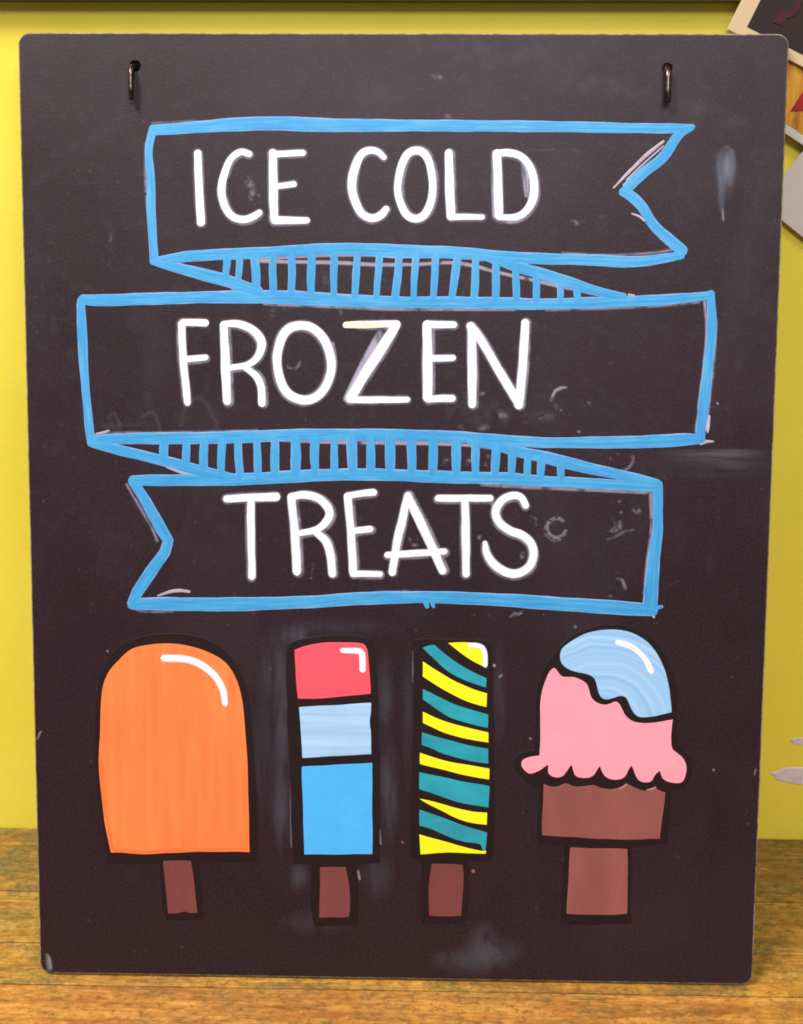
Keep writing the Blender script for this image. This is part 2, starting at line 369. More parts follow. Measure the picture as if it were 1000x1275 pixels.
# --- letters: (character, [strokes])
LET = [
 ('I', [([(246.5,193,9.5),(248,235,11),(250.5,279,10.5)],)]),
 ('C', [([(310,194,9),(300,191.5,9.5),(287.5,200,9.5),(279.5,220,10),(276,240,10.5),(281,260,10.5),(291,272.5,10.5),(305,275.5,10.5),(316,271.5,10),(323,267,8.5)],)]),
 ('E', [([(340,193,11),(340.5,235,11.5),(341.5,274,11)],), ([(341,194,8.5),(377,192.5,9)],), ([(346,234,7.5),(366,231.5,8)],), ([(343,276.5,11),(382,276.5,9)],)]),
 ('C', [([(478,198,8),(471,191.5,9),(460,189.5,10),(449,196,10.5),(441,215,11.5),(438.5,235,11.5),(442.5,253,11.5),(451,268.5,11),(464,274,11),(475,270,10.5),(481,262.5,8.5)],)]),
 ('O', [([(517.5,189.5),(528,193),(535.5,207.5),(539,232.5),(536,255),(528,270),(517.5,274.5),(506,269),(498,252.5),(495.5,235),(499,212.5),(507,195)], 10.5, dict(closed=True))]),
 ('L', [([(559,193,11),(560,235,12),(561.5,271,12)],), ([(562,272,9),(600,272.5,7.5)],)]),
 ('D', [([(619,193.5,11.5),(620,232,12),(621,270,11.5)],), ([(620,193,9),(635,192.5,10),(650,198,10),(661,212.5,10.5),(665,234,11.5),(663,252,11),(655,265,10),(642,272.5,9.5),(622,273,8.5)],)]),
 ('F', [([(226.5,406,10),(228.5,450,10.5),(234,503,9)],), ([(228,403.5,9),(256,404,9.5)],), ([(231,449.5,8.5),(256,447,8.5)],)]),
 ('R', [([(279,407,11),(281,455,12),(283,501,11.5)],), ([(280,405.5,9),(297.5,405.5,10.5),(315,413,11),(326,428,11.5),(322,445,10),(309,456,9),(287.5,460,8.5)],), ([(305,459,8),(319,470,10),(325.5,485,10.5),(326.5,504,10)],)]),
 ('O', [([(375,407.5),(390,411),(405,427),(412.5,450),(411,471),(402,489),(388,499),(373,499.5),(358,491),(348.5,472.5),(345.5,447.5),(351,423),(361,411)], 12, dict(closed=True))]),
 ('Z', [([(448,406,9.5),(494,405.5,10)],), ([(493,407,12),(476,435,14),(455,467,14),(437,497,12)],), ([(436,500,9),(507,499.5,8.5)],)]),
 ('E', [([(532,406.5,12.5),(532.5,450,13),(532.5,497,12.5)],), ([(533,406,10),(565,406.5,9)],), ([(536,448.5,9),(564,447.5,8)],), ([(534,499.5,9),(550,498,9.5),(563,498,9.5)],)]),
 ('N', [([(587,410,11.5),(588,460,12.5),(588,505,11)],), ([(586,408,11),(600,427,11.5),(625,470,12),(646,505,11)],), ([(646,506,12),(651,455,12),(654,404,10.5)],)]),
 ('T', [([(283,623,10),(312,621.5,11),(344,620.5,11)],), ([(312.5,626,10),(313,670,10.5),(314,719,10)],)]),
 ('R', [([(363,621,11),(367.5,667,12),(370,713,11.5)],), ([(364,620,10),(380,618,11),(398,623,11),(410,637.5,11),(407.5,650,10.5),(395,661,9),(372,666,8.5)],), ([(393,664,9),(406,676,11),(412,695,11),(414,716,10.5)],)]),
 ('E', [([(433,620,10.5),(437,665,11),(440,713,11)],), ([(434,619,9),(450,616.5,9),(465,615,9.5)],), ([(441,663,8.5),(461,660.5,8.5)],), ([(440,716,9),(473,716.5,8.5)],)]),
 ('A', [([(507.5,619,9.5),(501,650,11),(495,675,11),(488.5,714,10.5)],), ([(508,619,9.5),(519,643,12),(532,670,12.5),(551,712,11)],), ([(482.5,693,8.5),(520,690.5,9),(553,688.5,9)],)]),
 ('T', [([(546,622.5,9.5),(610,622,9.5)],), ([(579,625,10.5),(580,670,11),(580.5,716,10.5)],)]),
 ('S', [([(654.5,631,9),(649,621.5,9.5),(639,619,10.5),(626,624,11),(617.5,638,11.5),(621.5,652,11.5),(635,662.5,11),(650,668,11),(661,678,11),(664.5,693,11.5),(659,707.5,11.5),(645,715.5,11.5),(630,714,11.5),(615,704,11),(606,690,9.5),(604,678,6.5)],)]),
]
letter_strokes = []
Layer.h = .00042
for ch, sts in LET:
    L = Layer()
    for st in sts:
        w = st[1] if len(st) > 1 else 10; kw = st[2] if len(st) > 2 else {}
        L.stroke([(p[0], p[1], p[2]*.95) if len(p) > 2 else p for p in st[0]], w*.95, wob=.22, **kw); letter_strokes.append((st[0], w, kw.get('closed', False)))
    lt = L.build('letter', WHITE, sign, label='white painted capital letter '+ch)
    if ch == 'Z':
        L = Layer(); L.stroke([(431,406.5,8.5),(450,406.3,9.5),(478,406,7)], 9, h=.00058, wob=.25); L.build('cream_stroke', CREAMP, lt, label='cream tinted left half of the top bar')
# thin lilac first-draft strokes beside the paint
Layer.h = .0002
for p in ([(764,236,2),(785,214,4),(806,194,5),(826,178,3)], [(780,226,1.5),(800,207,2),(826,184,2)],
          [(197,743.5,2),(212,738.5,4),(225,737,4.5),(236,738.5,3)], [(883,520,3),(881,535,5),(881,540,2)], [(873,553,6),(880,551.5,4),(888,551.5,2)],
          [(262,346,3),(278,353,6),(291,361,4)], [(208,583,3),(228,590,5),(246,596,3)], [(813,757,3),(814,770,3)], [(787,268,2),(797,272,3),(802,277,2)],
          [(120,542,2),(130,540,3),(136,538,2)], [(790,381,2),(820,380,3.5),(844,378,3)], [(783,369,3),(789,370,3)]):
    L = Layer(); L.stroke(p, 3, wob=.2); L.build('draft_stroke', LILAC, sign)

# --- ice pops
def P2(o, s, pts): return [(o[0]+p[0]/s, o[1]+p[1]/s)+tuple(p[2:]) for p in pts]
def shape(name, mat, parent, *polys, smooth=2, h=.00034, wob=.35, **props):
    L = Layer()
    for p in polys: L.fill(p, smooth, h, wob)
    return L.build(name, mat, parent, **props)
HS = .00016; HF = .00034
# orange ice lolly
pop = shape('painted_ice_pop', BLACKP, sign, [(210,789.5),(240,792),(263,800),(283,813),(296,830),(307,855),(312,890),(316,935),(320,1000),(321,1047),(319,1074,1),(247,1075.5,1),(250,1105),(253.5,1145,1),(230,1147),(207,1146.5,1),(202,1125),(199,1076,1),(165,1077),(134,1075,1),(130,1043),(123,995),(118.5,945),(119,905),(121,862),(129,832),(145,808),(170,794.5)],
            h=HS, label='orange rounded ice lolly painted on a brown stick')
shape('ice_fill', ORANGE, pop, [(202,802.5),(235,805),(264,815),(285,829),(297.5,852.5),(303.5,885),(307,930),(309,975),(310,1030),(311,1062,1),(275,1061.5),(237,1062),(205,1063.5),(178,1065.5),(160,1062.5),(138.5,1063,1),(135,1045),(130,1022),(125,976),(123,944),(125,915),(125.5,900),(127,858),(135,838),(147,825),(160,812),(174,806)], h=HF)
L = Layer(); L.stroke([(126.5,950,3.5),(128,978,4),(133.5,1022,4.5),(140,1055,4),(141,1059,4)], 4, h=.00040, wob=.5); L.stroke([(143,1059.5,5),(178,1061.5,5.5),(230,1059,4.5),(307,1058,4)], 5, h=.00041, wob=.6); L.build('edge_stroke', ORANGE2, pop)
shape('stick', BROWN2, pop, [(203.5,1073.5,1),(238,1073.5,1),(242,1100),(246,1137.5,1),(238,1138.5),(229.6,1135.8),(222,1138),(210,1138.5,1),(207,1110)], smooth=1, h=HF)
L = Layer(); L.stroke([(205,821,9),(230,822,9.5),(250,829,9.5),(267,842.5,9),(277.5,860,8.5),(280.5,877,8)], 9, h=.00046, wob=.15); L.build('gloss_mark', WHITE, pop)
# three block ice pop
o1 = (340, 780); k1 = 10/3; o2 = (340, 960)
pop = shape('painted_ice_pop', BLACKP, sign, [(357.5,806),(368,799),(394,794.5),(424,791),(455,794.5),(466,802),(469,840),(471,900),(472.5,960),(473,1030),(473,1076,1),(443.5,1077,1),(445,1100),(446.5,1128),(445.5,1152,1),(420,1153.5),(392.5,1155,1),(388.5,1143),(387,1110),(388,1078,1),(366,1077,1),(363.5,1050),(362.5,990),(358,900),(356,840)],
            h=HS, label='three block ice pop in red, pale blue and bright blue')
shape('ice_block', RED, pop, P2(o1, k1, [(90,102,1),(130,88),(180,78),(230,72),(300,71),(370,75,),(390,92),(398,150),(402,220),(405,283,1),(320,292),(250,300),(180,304),(105,305,1),(98,250),(93,170)]), smooth=1, h=HF, label='red top block')
shape('ice_block', LBLUE, pop, P2(o1, k1, [(108,340,1),(250,333),(330,328),(408,322,1),(406,370),(401,385),(401,420),(406,440),(408,535,1),(330,538),(250,543),(122,550,1),(119,480),(115,400)]), smooth=1, h=HF, label='pale blue middle block')
shape('ice_block', MBLUE, pop, P2(o1, k1, [(120,588,1),(200,583),(300,578),(412,572,1),(411,700),(413,948,1),(270,951),(130,950,1),(127,800),(122,680)]), smooth=1, h=HF, label='bright blue bottom block')
shape('stick', BROWN2, pop, P2(o2, k1, [(195,405,1),(302,405,1),(312,460),(320,520),(320,603),(305,613),(240,611),(192,612,1),(196,500)]), smooth=1, h=HF)
L = Layer(); L.stroke([(427,811.5,7),(440,811.5,8),(449,812.5,8),(451,816,8.5),(451.5,826,8.5),(451.8,835,8)], 8, smooth=False, h=.00046, wob=.15); L.build('gloss_mark', WHITE, pop)
# striped ice pop
pop = shape('painted_ice_pop', BLACKP, sign, [(516,799,1),(530,796.5),(560,798),(600,797.5),(609,801),(613,815),(614,870),(615,960),(615,1050),(611.5,1073,1),(584,1074,1),(583,1110),(581.5,1146),(577,1151,1),(550,1151),(526,1152.5,1),(522.5,1140),(524,1100),(526,1073,1),(513,1069,1),(512,1040),(514,940),(515.5,860)],
            h=HS, label='striped ice pop in slanting teal and yellow bands')
S = lambda *p: P2(o1, k1, p)
teal = [S((622,95,1),(645,86),(668,82,1),(720,125),(760,155),(800,180),(845,203),(885,220,1),(883,258,1),(840,245),(800,230),(740,200),(700,172),(660,132)),
        S((622,265,1),(660,285),(700,305),(750,328),(800,345),(850,360),(893,372,1),(891,425,1),(850,417),(800,405),(740,385),(700,362),(660,335),(622,308,1)),
        S((618,445,1),(660,458),(720,475),(800,497),(893,515,1),(893,573,1),(850,568),(800,560),(740,543),(700,530),(660,510),(617,497,1)),
        S((608,610,1),(660,622),(720,635),(800,652),(898,668,1),(895,720),(893,755,1),(850,750),(780,737),(700,712),(655,695),(608,680,1)),
        S((608,765,1),(650,780),(700,798),(750,817),(800,835),(888,862,1),(886,900),(880,938,1),(868,930),(864,912),(850,905),(780,896),(700,865),(650,842),(608,830,1))]
yel = [S((728,75,1),(775,72),(830,74),(870,85),(888,120),(887,178,1),(850,160),(810,137),(770,108)),
       S((622,152,1),(660,177),(700,200),(750,232),(800,255),(845,272),(888,283,1),(886,340,1),(840,328),(800,314),(740,285),(700,263),(660,237),(622,212,1)),
       S((622,360,1),(660,378),(700,395),(750,412),(800,425),(893,445,1),(893,487,1),(850,480),(800,470),(740,455),(700,443),(660,423),(622,405,1)),
       S((610,530,1),(660,548),(720,565),(800,580),(898,595,1),(896,640,1),(850,633),(760,613),(680,593),(610,575,1)),
       S((608,720,1),(650,728),(700,742),(750,758),(800,769),(840,776),(888,778,1),(886,828,1),(840,823),(800,814),(750,795),(700,770),(650,745)),
       S((608,868,1),(650,881),(700,895),(770,915),(830,930),(870,939),(885,936,1),(882,948,1),(800,944),(700,942),(612,950,1),(610,910))]
for p in teal: shape('teal_band', TEAL, pop, p, smooth=1, h=HF)
for p in yel: shape('yellow_band', YELLOW, pop, p, smooth=1, h=HF)
shape('stick', BROWN2, pop, P2(o2, k1, [(660,392,1),(720,390),(785,395,1),(791,430),(788,520),(780,605,1),(710,607),(650,605,1),(646,540),(646,470)]), smooth=1, h=HF, )
L = Layer(); L.stroke(P2(o1, k1, [(820,83),(850,85),(870,95),(878,115),(880,140),(880,163)]), 7, h=.00046, wob=.15); L.build('gloss_mark', WHITE, pop)
# ice cream with blue sauce
o3 = (630, 770); o4 = (630, 960)
pop = shape('painted_ice_pop', BLACKP, sign, P2(o3, 4, [(255,165),(290,122),(350,78),(410,55),(470,42),(530,36),(590,40),(650,58),(705,88),(750,128),(785,180),(812,230),(832,290),(845,350),(850,420),(850,500),(848,600),(855,643),(885,665),(912,700),(925,745),(918,800),(895,838),(868,852),(818,860,1)]) + P2(o4, 4, [(814,200),(806,290),(800,365,1),(720,372),(623,377,1),(622,500),(620,620),(622,762,1),(450,770),(272,768,1),(278,640),(286,500),(290,377,1),(230,372),(160,365,1),(160,250),(168,105,1)]) + P2(o3, 4, [(125,832),(95,812),(60,775),(42,745),(40,710),(58,682),(95,668),(145,662,1),(150,560),(150,480),(152,400),(160,340),(175,290),(200,240),(220,210)]),
            h=HS, label='pink ice cream with blue sauce on a brown block and stick')
shape('pink_ice', PINK, pop, P2(o3, 4, [(235,253),(248,258),(262,280),(280,299),(310,300),(345,300),(380,315),(402,332),(412,360),(420,395),(440,420),(470,434),(500,437),(525,430),(545,420),(562,430),(578,460),(592,487),(612,508),(640,524),(680,530),(720,528),(775,520),(829,510,1),(826,540),(821,600),(825,655),(850,675),(880,700),(895,730),(898,760),(892,795),(878,822),(845,826),(805,820),(780,805),(772,785),(767,765,1),(755,770),(740,787),(730,810),(718,821),(690,822),(665,815),(648,797),(638,765),(625,738,1),(612,755),(600,783),(580,803),(545,810),(515,806),(492,793),(480,770),(468,738,1),(455,757),(440,785),(415,800),(375,800),(345,790),(335,765),(328,733,1),(315,748),(300,772),(280,793),(250,798),(222,790),(208,772),(212,735,1),(195,742),(170,762),(122,781),(100,770),(80,750),(75,728),(85,708),(120,696),(168,690,1),(172,620),(171,500),(172,430),(178,380),(195,320),(212,278)]), smooth=1, h=HF)
cxz = T(748, 905)
shape('blue_sauce', scoop_blue(*cxz), pop, P2(o3, 4, [(270,190),(275,165),(300,140),(350,105),(400,80),(450,68),(500,63),(560,64),(620,76),(670,98),(715,132),(750,180),(778,235),(798,290),(812,350),(820,410),(825,473,1),(780,484),(740,493),(700,497),(662,497),(640,482),(620,448),(605,408),(590,393),(565,390),(535,402),(500,412),(475,402),(462,375),(455,345),(445,310),(425,292),(390,280),(350,272),(310,258),(283,238),(270,212)]), smooth=1, h=HF)
shape('brown_block', BROWN, pop, P2(o4, 4, [(187,70,1),(205,80),(235,88),(265,83),(300,64),(325,78),(350,86),(400,82),(440,76),(460,86),(500,96),(540,98),(575,86),(602,70),(630,84),(665,100),(700,107),(722,104),(745,92),(765,104),(792,113,1),(786,180),(775,260),(765,342,1),(640,347),(500,345),(350,335),(180,326,1),(180,250),(186,170)]), smooth=1, h=HF)
shape('stick', BROWN, pop, P2(o4, 4, [(320,388,1),(460,392),(603,394,1),(607,480),(605,600),(602,716,1),(540,720),(470,722),(390,720),(302,716,1),(308,600),(314,500)]), smooth=1, h=HF)
L = Layer(); L.stroke(P2(o3, 4, [(560,127),(595,136),(630,150),(665,178),(698,217),(722,268)]), 8, h=.00046, wob=.15); L.build('gloss_mark', WHITE, pop)
L = Layer(); L.stroke([(771,984,1.2),(776,981,2),(780,978,2)], 2, h=.0004, wob=0); L.stroke([(805,985,1.2),(811,984,2),(816,982,2)], 2, h=.0004, wob=0); L.build('bare_nick', flatnick, pop)

# ------------------------------------------------------------------ chalk residue: smears, ghosts and specks left on the board
X0, Y0, NX, NY = 18, 38, 972, 1196
A = np.zeros((NY, NX), np.float32); Cc = np.zeros((NY, NX, 3), np.float32); Cc[:] = .25
gx, gy = np.meshgrid(np.arange(NX)+X0, np.arange(NY)+Y0)
def vnoise(cell, oct=3, ay=1.0, seed=0):
    r = np.random.default_rng(seed); out = np.zeros((NY, NX), np.float32); tot = 0; amp = 1
    for k in range(oct):
        cy, cx_ = cell*ay/2**k, cell/2**k; g = r.random((int(NY/cy)+3, int(NX/cx_)+3)).astype(np.float32)
        yy = np.arange(NY)/cy; xx = np.arange(NX)/cx_; yi = yy.astype(int); xi = xx.astype(int)
        fy = (yy-yi)[:, None]; fx = (xx-xi)[None]; fy = fy*fy*(3-2*fy); fx = fx*fx*(3-2*fx)
        out += amp*((g[yi][:, xi]*(1-fx)+g[yi][:, xi+1]*fx)*(1-fy)+(g[yi+1][:, xi]*(1-fx)+g[yi+1][:, xi+1]*fx)*fy); tot += amp; amp *= .55
    return out/tot
N_f = vnoise(3, 3, 1, 1); N_m = vnoise(12, 4, 1, 2); N_c = vnoise(60, 5, 1, 3); N_v = vnoise(7, 3, 6, 4); N_h = vnoise(60, 3, .07, 5)
def comp(mask, col, box=None):
    global A
    sl = box if box else (slice(None), slice(None))
    a = A[sl]; m = np.clip(mask, 0, 1); na = a+m*(1-a)
    w = np.where(na > 1e-5, m/np.maximum(na, 1e-5), 0)[..., None]
    Cc[sl] = Cc[sl]*(1-w)+np.array(col, np.float32)*w; A[sl] = na
def box(x0, y0, x1, y1):
    return (slice(max(0, int(y0-Y0)), min(NY, int(y1-Y0)+1)), slice(max(0, int(x0-X0)), min(NX, int(x1-X0)+1)))
def blob(x, y, rx, ry, alpha, col=(.25,.24,.29), rot=0, noise=None, lo=.35, hi=.65, soft=1.0):
    e = max(rx, ry)*1.6; b = box(x-e, y-e, x+e, y+e); X = gx[b]-x; Y = gy[b]-y; c, s = math.cos(R(rot)), math.sin(R(rot))
    d = np.sqrt(((X*c+Y*s)/rx)**2+((-X*s+Y*c)/ry)**2); m = np.clip((1-d)/soft, 0, 1); m = m*m*(3-2*m)
    if noise is not None: m = m*np.clip((noise[b]-lo)/(hi-lo), 0, 1)
    comp(m*alpha, col, b)
def dstroke(pts, w, alpha, col=(.25,.24,.29), soft=1.0, noise=None, lo=.3, hi=.6, closed=False, smooth=True):
    pts = [tuple(p) if len(p) == 3 else (p[0], p[1], w) for p in pts]
    P = np.array(catmull(pts, closed, 4) if smooth and len(pts) > 2 else linear(pts, 6))
    if closed: P = np.vstack([P, P[:1]])
    mw = P[:, 2].max(); b = box(P[:, 0].min()-mw, P[:, 1].min()-mw, P[:, 0].max()+mw, P[:, 1].max()+mw); X = gx[b].astype(np.float32); Y = gy[b].astype(np.float32); D = np.full(X.shape, -99, np.float32)
    for p, q in zip(P[:-1], P[1:]):
        dx, dy = q[0]-p[0], q[1]-p[1]; l = dx*dx+dy*dy+1e-9; t = np.clip(((X-p[0])*dx+(Y-p[1])*dy)/l, 0, 1)
        D = np.maximum(D, (p[2]+(q[2]-p[2])*t)/2-np.hypot(X-p[0]-dx*t, Y-p[1]-dy*t))
    m = np.clip(D/soft+.5, 0, 1)
    if noise is not None: m = m*np.clip((noise[b]-lo)/(hi-lo), 0, 1)
    comp(m*alpha, col, b)
def ring(x, y, r, w, alpha, a0=0, a1=360, **k):
    dstroke([(x+r*math.cos(R(a0+(a1-a0)*i/12)), y+r*math.sin(R(a0+(a1-a0)*i/12)), w) for i in range(13)], w, alpha, noise=N_f, **k)
GREY = (.20, .19, .22); BLG = (.17, .18, .25); PALE = (.38, .36, .42)
# broad haze
comp(np.clip((N_c-.48)/.4, 0, 1)*.07*np.clip((1000-gy)/900, 0, 1), (.12, .11, .13))
comp(np.clip((N_m-.55)/.3, 0, 1)*.05*np.clip((900-gy)/500, 0, 1), (.18, .17, .2))
for x, y, rx, ry, a, rot in [(600,70,150,26,.16,3),(760,110,120,22,.16,8),(880,140,90,14,.14,15),(480,120,70,26,.10,0),(120,170,90,12,.07,-28)]:
    blob(x, y, rx, ry, a, (.16,.15,.17), rot, N_m, .2, .7)
# smear at upper right
blob(903, 217, 19, 40, .42, BLG, 3, N_v, .05, .6); blob(905, 208, 9, 28, .45, (.23,.25,.36), 3, N_v, .1, .6)
dstroke([(896,195,6),(897,225,8),(898,255,6),(900,274,2)], 7, .30, BLG, 5, N_v, .1, .6); dstroke([(911,190,5),(912,212,6),(909,232,3)], 5, .3, BLG, 4)
dstroke([(897,200,2),(899,190,2),(905,184,2.5),(911,189,2),(914,200,2),(914,214,2)], 2, .14, (.26,.27,.36), 3.5); dstroke([(899.5,262,1.5),(900.5,276,2)], 2, .5, PALE, 1.5)
# rubbed band at right
m = np.clip((gy-560)/3, 0, 1)*np.clip((600-gy)/34, 0, 1)*np.clip((gx-815)/60, 0, 1)*np.clip((966-gx)/50, 0, 1)*np.clip((N_h-.15)/.5, 0, 1); comp(m*.32, (.17,.16,.19))
blob(900, 572, 42, 8, .25, (.2,.19,.22), 1, N_h, .2, .6)
# halos round the second and third ice pops
for x, y, rx, ry, a in [(352,900,16,130,.24),(350,1010,14,70,.26),(366,793,24,18,.38),(480,870,13,70,.18),(484,985,17,90,.26),(470,1090,28,45,.16),(372,1092,16,26,.26),(392,1150,60,22,.13),(340,830,26,60,.16),(508,900,10,120,.12),(622,870,12,90,.13),(420,782,90,14,.12),(330,940,25,130,.10)]:
    blob(x, y, rx, ry, a, (.15,.15,.20), 0, N_v, .05, .6)
dstroke([(357,860,2),(362,960,2),(363,1040,2.5),(363,1056,1)], 2, .35, (.3,.33,.42), 2, N_v, .35, .6)
dstroke([(473,1035,1),(474,1052,2)], 2, .5, PALE, 1.5); dstroke([(446,1086,2),(448,1096,2.5)], 2, .6, PALE, 1.5); dstroke([(514,812,1),(514,850,2)], 2, .4, PALE, 1.5, N_v)
# smudges near the bottom edge
blob(606, 1192, 60, 28, .32, (.14,.14,.18), -12, N_m, .1, .6); blob(600, 1170, 30, 26, .22, (.14,.14,.19), -40, N_m, .1, .6); blob(560, 1196, 40, 20, .16, (.14,.14,.18), 0, N_m, .1, .6)
dstroke([(59,1190,2),(61,1198,6),(62,1207,5)], 5, .6, (.22,.24,.30), 4); dstroke([(61,1192,1.5),(64,1206,2)], 2, .4, PALE, 2)
dstroke([(47,922,1),(50,914,2),(52,912,1)], 2, .6, PALE, 1.2); dstroke([(939,967,1),(941,960,2)], 2, .4, PALE, 1.4)
# flecks, rings and scribbles
cl = dict(noise=N_f, lo=.3, hi=.6)
for x, y, rx, ry, a, rot in [(311,231,9,8,.65,0),(314,244,6,12,.55,15),(322,246,5,6,.35,0),(311,222,6,4,.3,0),(546,98,10,5,.55,10),(538,95,5,3,.3,0),(558,147,9,6,.45,20),(716,279,8,4.5,.6,25),(748,273,6,4,.45,0),(139,298,3,8,.35,10),(136,302,3,3,.4,0),(575,100,10,10,.12,0),
    (340,391,7,13,.28,20),(424,391,5,6,.4,0),(357,385,10,6,.2,0),(574,535,6,7,.4,0),(602,534,11,6,.5,-10),(600,492,6,4,.55,0),(626,519,11,8,.5,35),(622,514,5,4,.3,0),(698,513,3,3,.7,0),(692,508,5,9,.2,0),(733,504,3,5,.7,-30),(672,522,3,3,.6,0),(721,540,4,4,.6,0),(680,520,20,10,.22,0),(655,527,8,3,.2,0),(555,574,6,4,.75,-35),(553,578,4,3,.4,0),(584,576,5,8,.5,30),(608,570,4,5,.4,0),(605,580,4,5,.3,0),(415,330,12,8,.12,0),(404,350,6,14,.22,0),(412,352,6,8,.25,0),
    (760,573,2,4,.5,0),(770,567,3,2,.4,0),(771,626,4,2.5,.7,-20),(773,640,4,3,.55,0),(792,638,8,5,.6,20),(797,636,4,4,.5,0),(767,660,9,5,.55,-20),(772,655,4,7,.5,0),(762,663,7,3,.5,0),(776,727,3,8,.55,-25),(779,733,3,3,.6,0),(760,744,4,3,.45,0),(597,671,4,5,.55,40),(650,694,4,6,.65,10),(652,690,3,3,.4,0),(516,680,7,4,.5,0),(511,674,4,5,.4,-20),(520,672,2,6,.35,-20),(643,767,6,3,.6,-30),(648,765,4,3,.6,0),(651,762,2,2,.4,0),(715,780,5,4,.25,0),(816,778,4,2.5,.25,0),(389,712,2,12,.25,10),(388,721,3,2.5,.8,0),(391,704,3,5,.3,0),(716,781,3,5,.3,0)]:
    blob(x, y, rx, ry, a, GREY if a < .5 else (.27,.25,.27), rot, **cl)
ring(693, 659, 12, 4.5, .6, 20, 310, lo=.25, hi=.55); ring(691, 662, 13, 3, .35, 60, 200, lo=.3, hi=.6); ring(660, 652, 8, 3, .3, -80, 30); ring(774, 573, 14, 4, .5, -10, 80); ring(365, 453, 8, 3.5, .45, 0, 140)
dstroke([(688,495,3),(692,488,4),(698,485,4),(705,484,2)], 3, .8, (.3,.28,.3), 1.5); dstroke([(688,495,3),(686,500,4)], 4, .4, GREY, 2)
dstroke([(757,673,2),(765,670,2.5),(778,664,3),(789,661,1.5)], 2, .42, (.26,.24,.26), 2.4, N_f); dstroke([(768,722,2),(775,724,3),(778,734,4)], 3, .4, GREY, 2)
for x in (764, 768, 772): dstroke([(x,648,1.5),(x+3,664,1.5)], 1.5, .34, (.26,.24,.26), 2.6, N_f)
dstroke([(635,770,2),(641,765,3),(646,767,2)], 3, .5, GREY, 2)
dstroke([(178,520,3),(190,515,3),(197,528,3),(201,542,2)], 4, .16, GREY, 4); dstroke([(226,530,3),(232,508,3),(250,497,4),(266,520,3),(272,540,2)], 4, .12, GREY, 5); dstroke([(135,522,3),(142,516,3),(150,532,3)], 4, .14, GREY, 4); blob(150, 532, 50, 12, .12, GREY, 0, N_m); blob(600, 515, 90, 26, .16, (.13,.12,.14), 0, N_m)
dstroke([(893,504,2.2),(893.5,504.5,2.2)], 2, .8, PALE, 1); dstroke([(655,190,1),(690,188,2)], 2, .2, GREY, 3); blob(716,190,12,4,.2,GREY,10,N_f)
for x, y, r_, c in [(589,1086,3.4,(.55,.12,.09)),(615,830,3,(.45,.35,.22)),(622,844,2,(.3,.25,.2)),(612,1034,2.2,(.3,.13,.12)),(501,1050,2.4,(.25,.12,.12)),(134,812,1.8,(.3,.3,.33)),(660,921,2.2,(.3,.26,.26)),(716,782,3,(.2,.17,.18)),(888,960,2,(.3,.3,.3)),(624,842,1.6,(.3,.3,.3)),(535,1012,1.5,(.2,.1,.1))]:
    dstroke([(x, y, r_), (x+.6, y+.4, r_)], r_, .85, c, 1.6)
rr = random.Random(5)
for _ in range(260):
    x = rr.uniform(30, 970); y = rr.uniform(50, 1200) if rr.random() < .5 else rr.uniform(50, 800); q = rr.uniform(.6, 1.7)
    dstroke([(x, y, q), (x+rr.uniform(-2, 2), y+rr.uniform(-2, 2), q)], q, rr.uniform(.08, .3), GREY, 1.5)
for _ in range(60):
    x = rr.uniform(60, 940); y = rr.uniform(60, 780); l = rr.uniform(8, 40); a = rr.uniform(-40, 20)
    dstroke([(x, y, .8), (x+l*math.cos(R(a)), y+l*math.sin(R(a)), .8)], .8, rr.uniform(.04, .13), GREY, 1.5, N_m)
# grey-lilac wet ghosts of letters and ribbon
rs = random.Random(9)
for pts, w, closed in letter_strokes:
    dx, dy = rs.uniform(-1.2, 2.2), rs.uniform(-.4, 1.3)
    q = [(p[0]+dx, p[1]+dy, (p[2] if len(p) > 2 else w)+1.6) for p in pts]
    dstroke(q, w, .60, (.36, .33, .43), 2.6, closed=closed, noise=N_m, lo=.15, hi=.6)
    q = [(p[0]+dx*.6+rs.uniform(-.6, .6), p[1]+dy+rs.uniform(-.6, .6), (p[2] if len(p) > 2 else w)+2.4) for p in pts]
    dstroke(q, w, .30, (.26, .23, .32), 3.5, closed=closed, noise=N_v, lo=.2, hi=.6)
for q, a in [([(473,418,9),(455,452,10),(431,498,7)], .85),([(594,412,6),(606,430,6)], .7),([(648,200,2),(655,214,3),(657,232,3),(658,250,2)], .8),([(650,203,2),(652,222,4),(655,246,3)], .7),([(645,199,2),(653,207,3),(658,222,3)], .8),([(607,683,5),(609,697,8),(618,708,7)], .7),([(614,630,5),(622,648,6)], .45),([(614,190,3),(614,235,4),(615,272,3)], .6),([(657,262,7),(648,273,8),(634,278,5)], .5),([(414,430,5),(417,455,6),(412,478,5)], .5),([(357,488,5),(366,498,5),(378,504,4)], .5),([(530,405,3),(527,450,4),(528,498,3)], .5),([(654,408,4),(657,440,5),(652,500,4)], .5)]:
    dstroke(q, 6, a, (.42,.39,.52), 2.2, N_v, .05, .5)
for q in [[(316,327,3),(340,327.5,4),(420,329,4.5),(470,331.5,4.5),(520,331,4),(560,329,4),(590,333,4.5),(620,341,4),(660,350,4),(700,359,4.5),(748,369,3.5)],
          [(330,549,3),(400,552,4),(480,553,5),(540,554,4.5),(600,558,3.5),(650,570,4),(690,580,4),(740,591,3)],
          [(320,325,2.5),(420,320,3),(560,322,3),(600,326,3)]]:
    dstroke(q, 4, .85, (.36,.31,.40), 1.2, N_m, .15, .4)
def under(pts, d, w=3, a=.5, col=(.33,.31,.46)):
    dstroke([(p[0]+d[0], p[1]+d[1], w) for p in pts], w, min(1, a*1.1), col, 1.8, N_m, .15, .55)
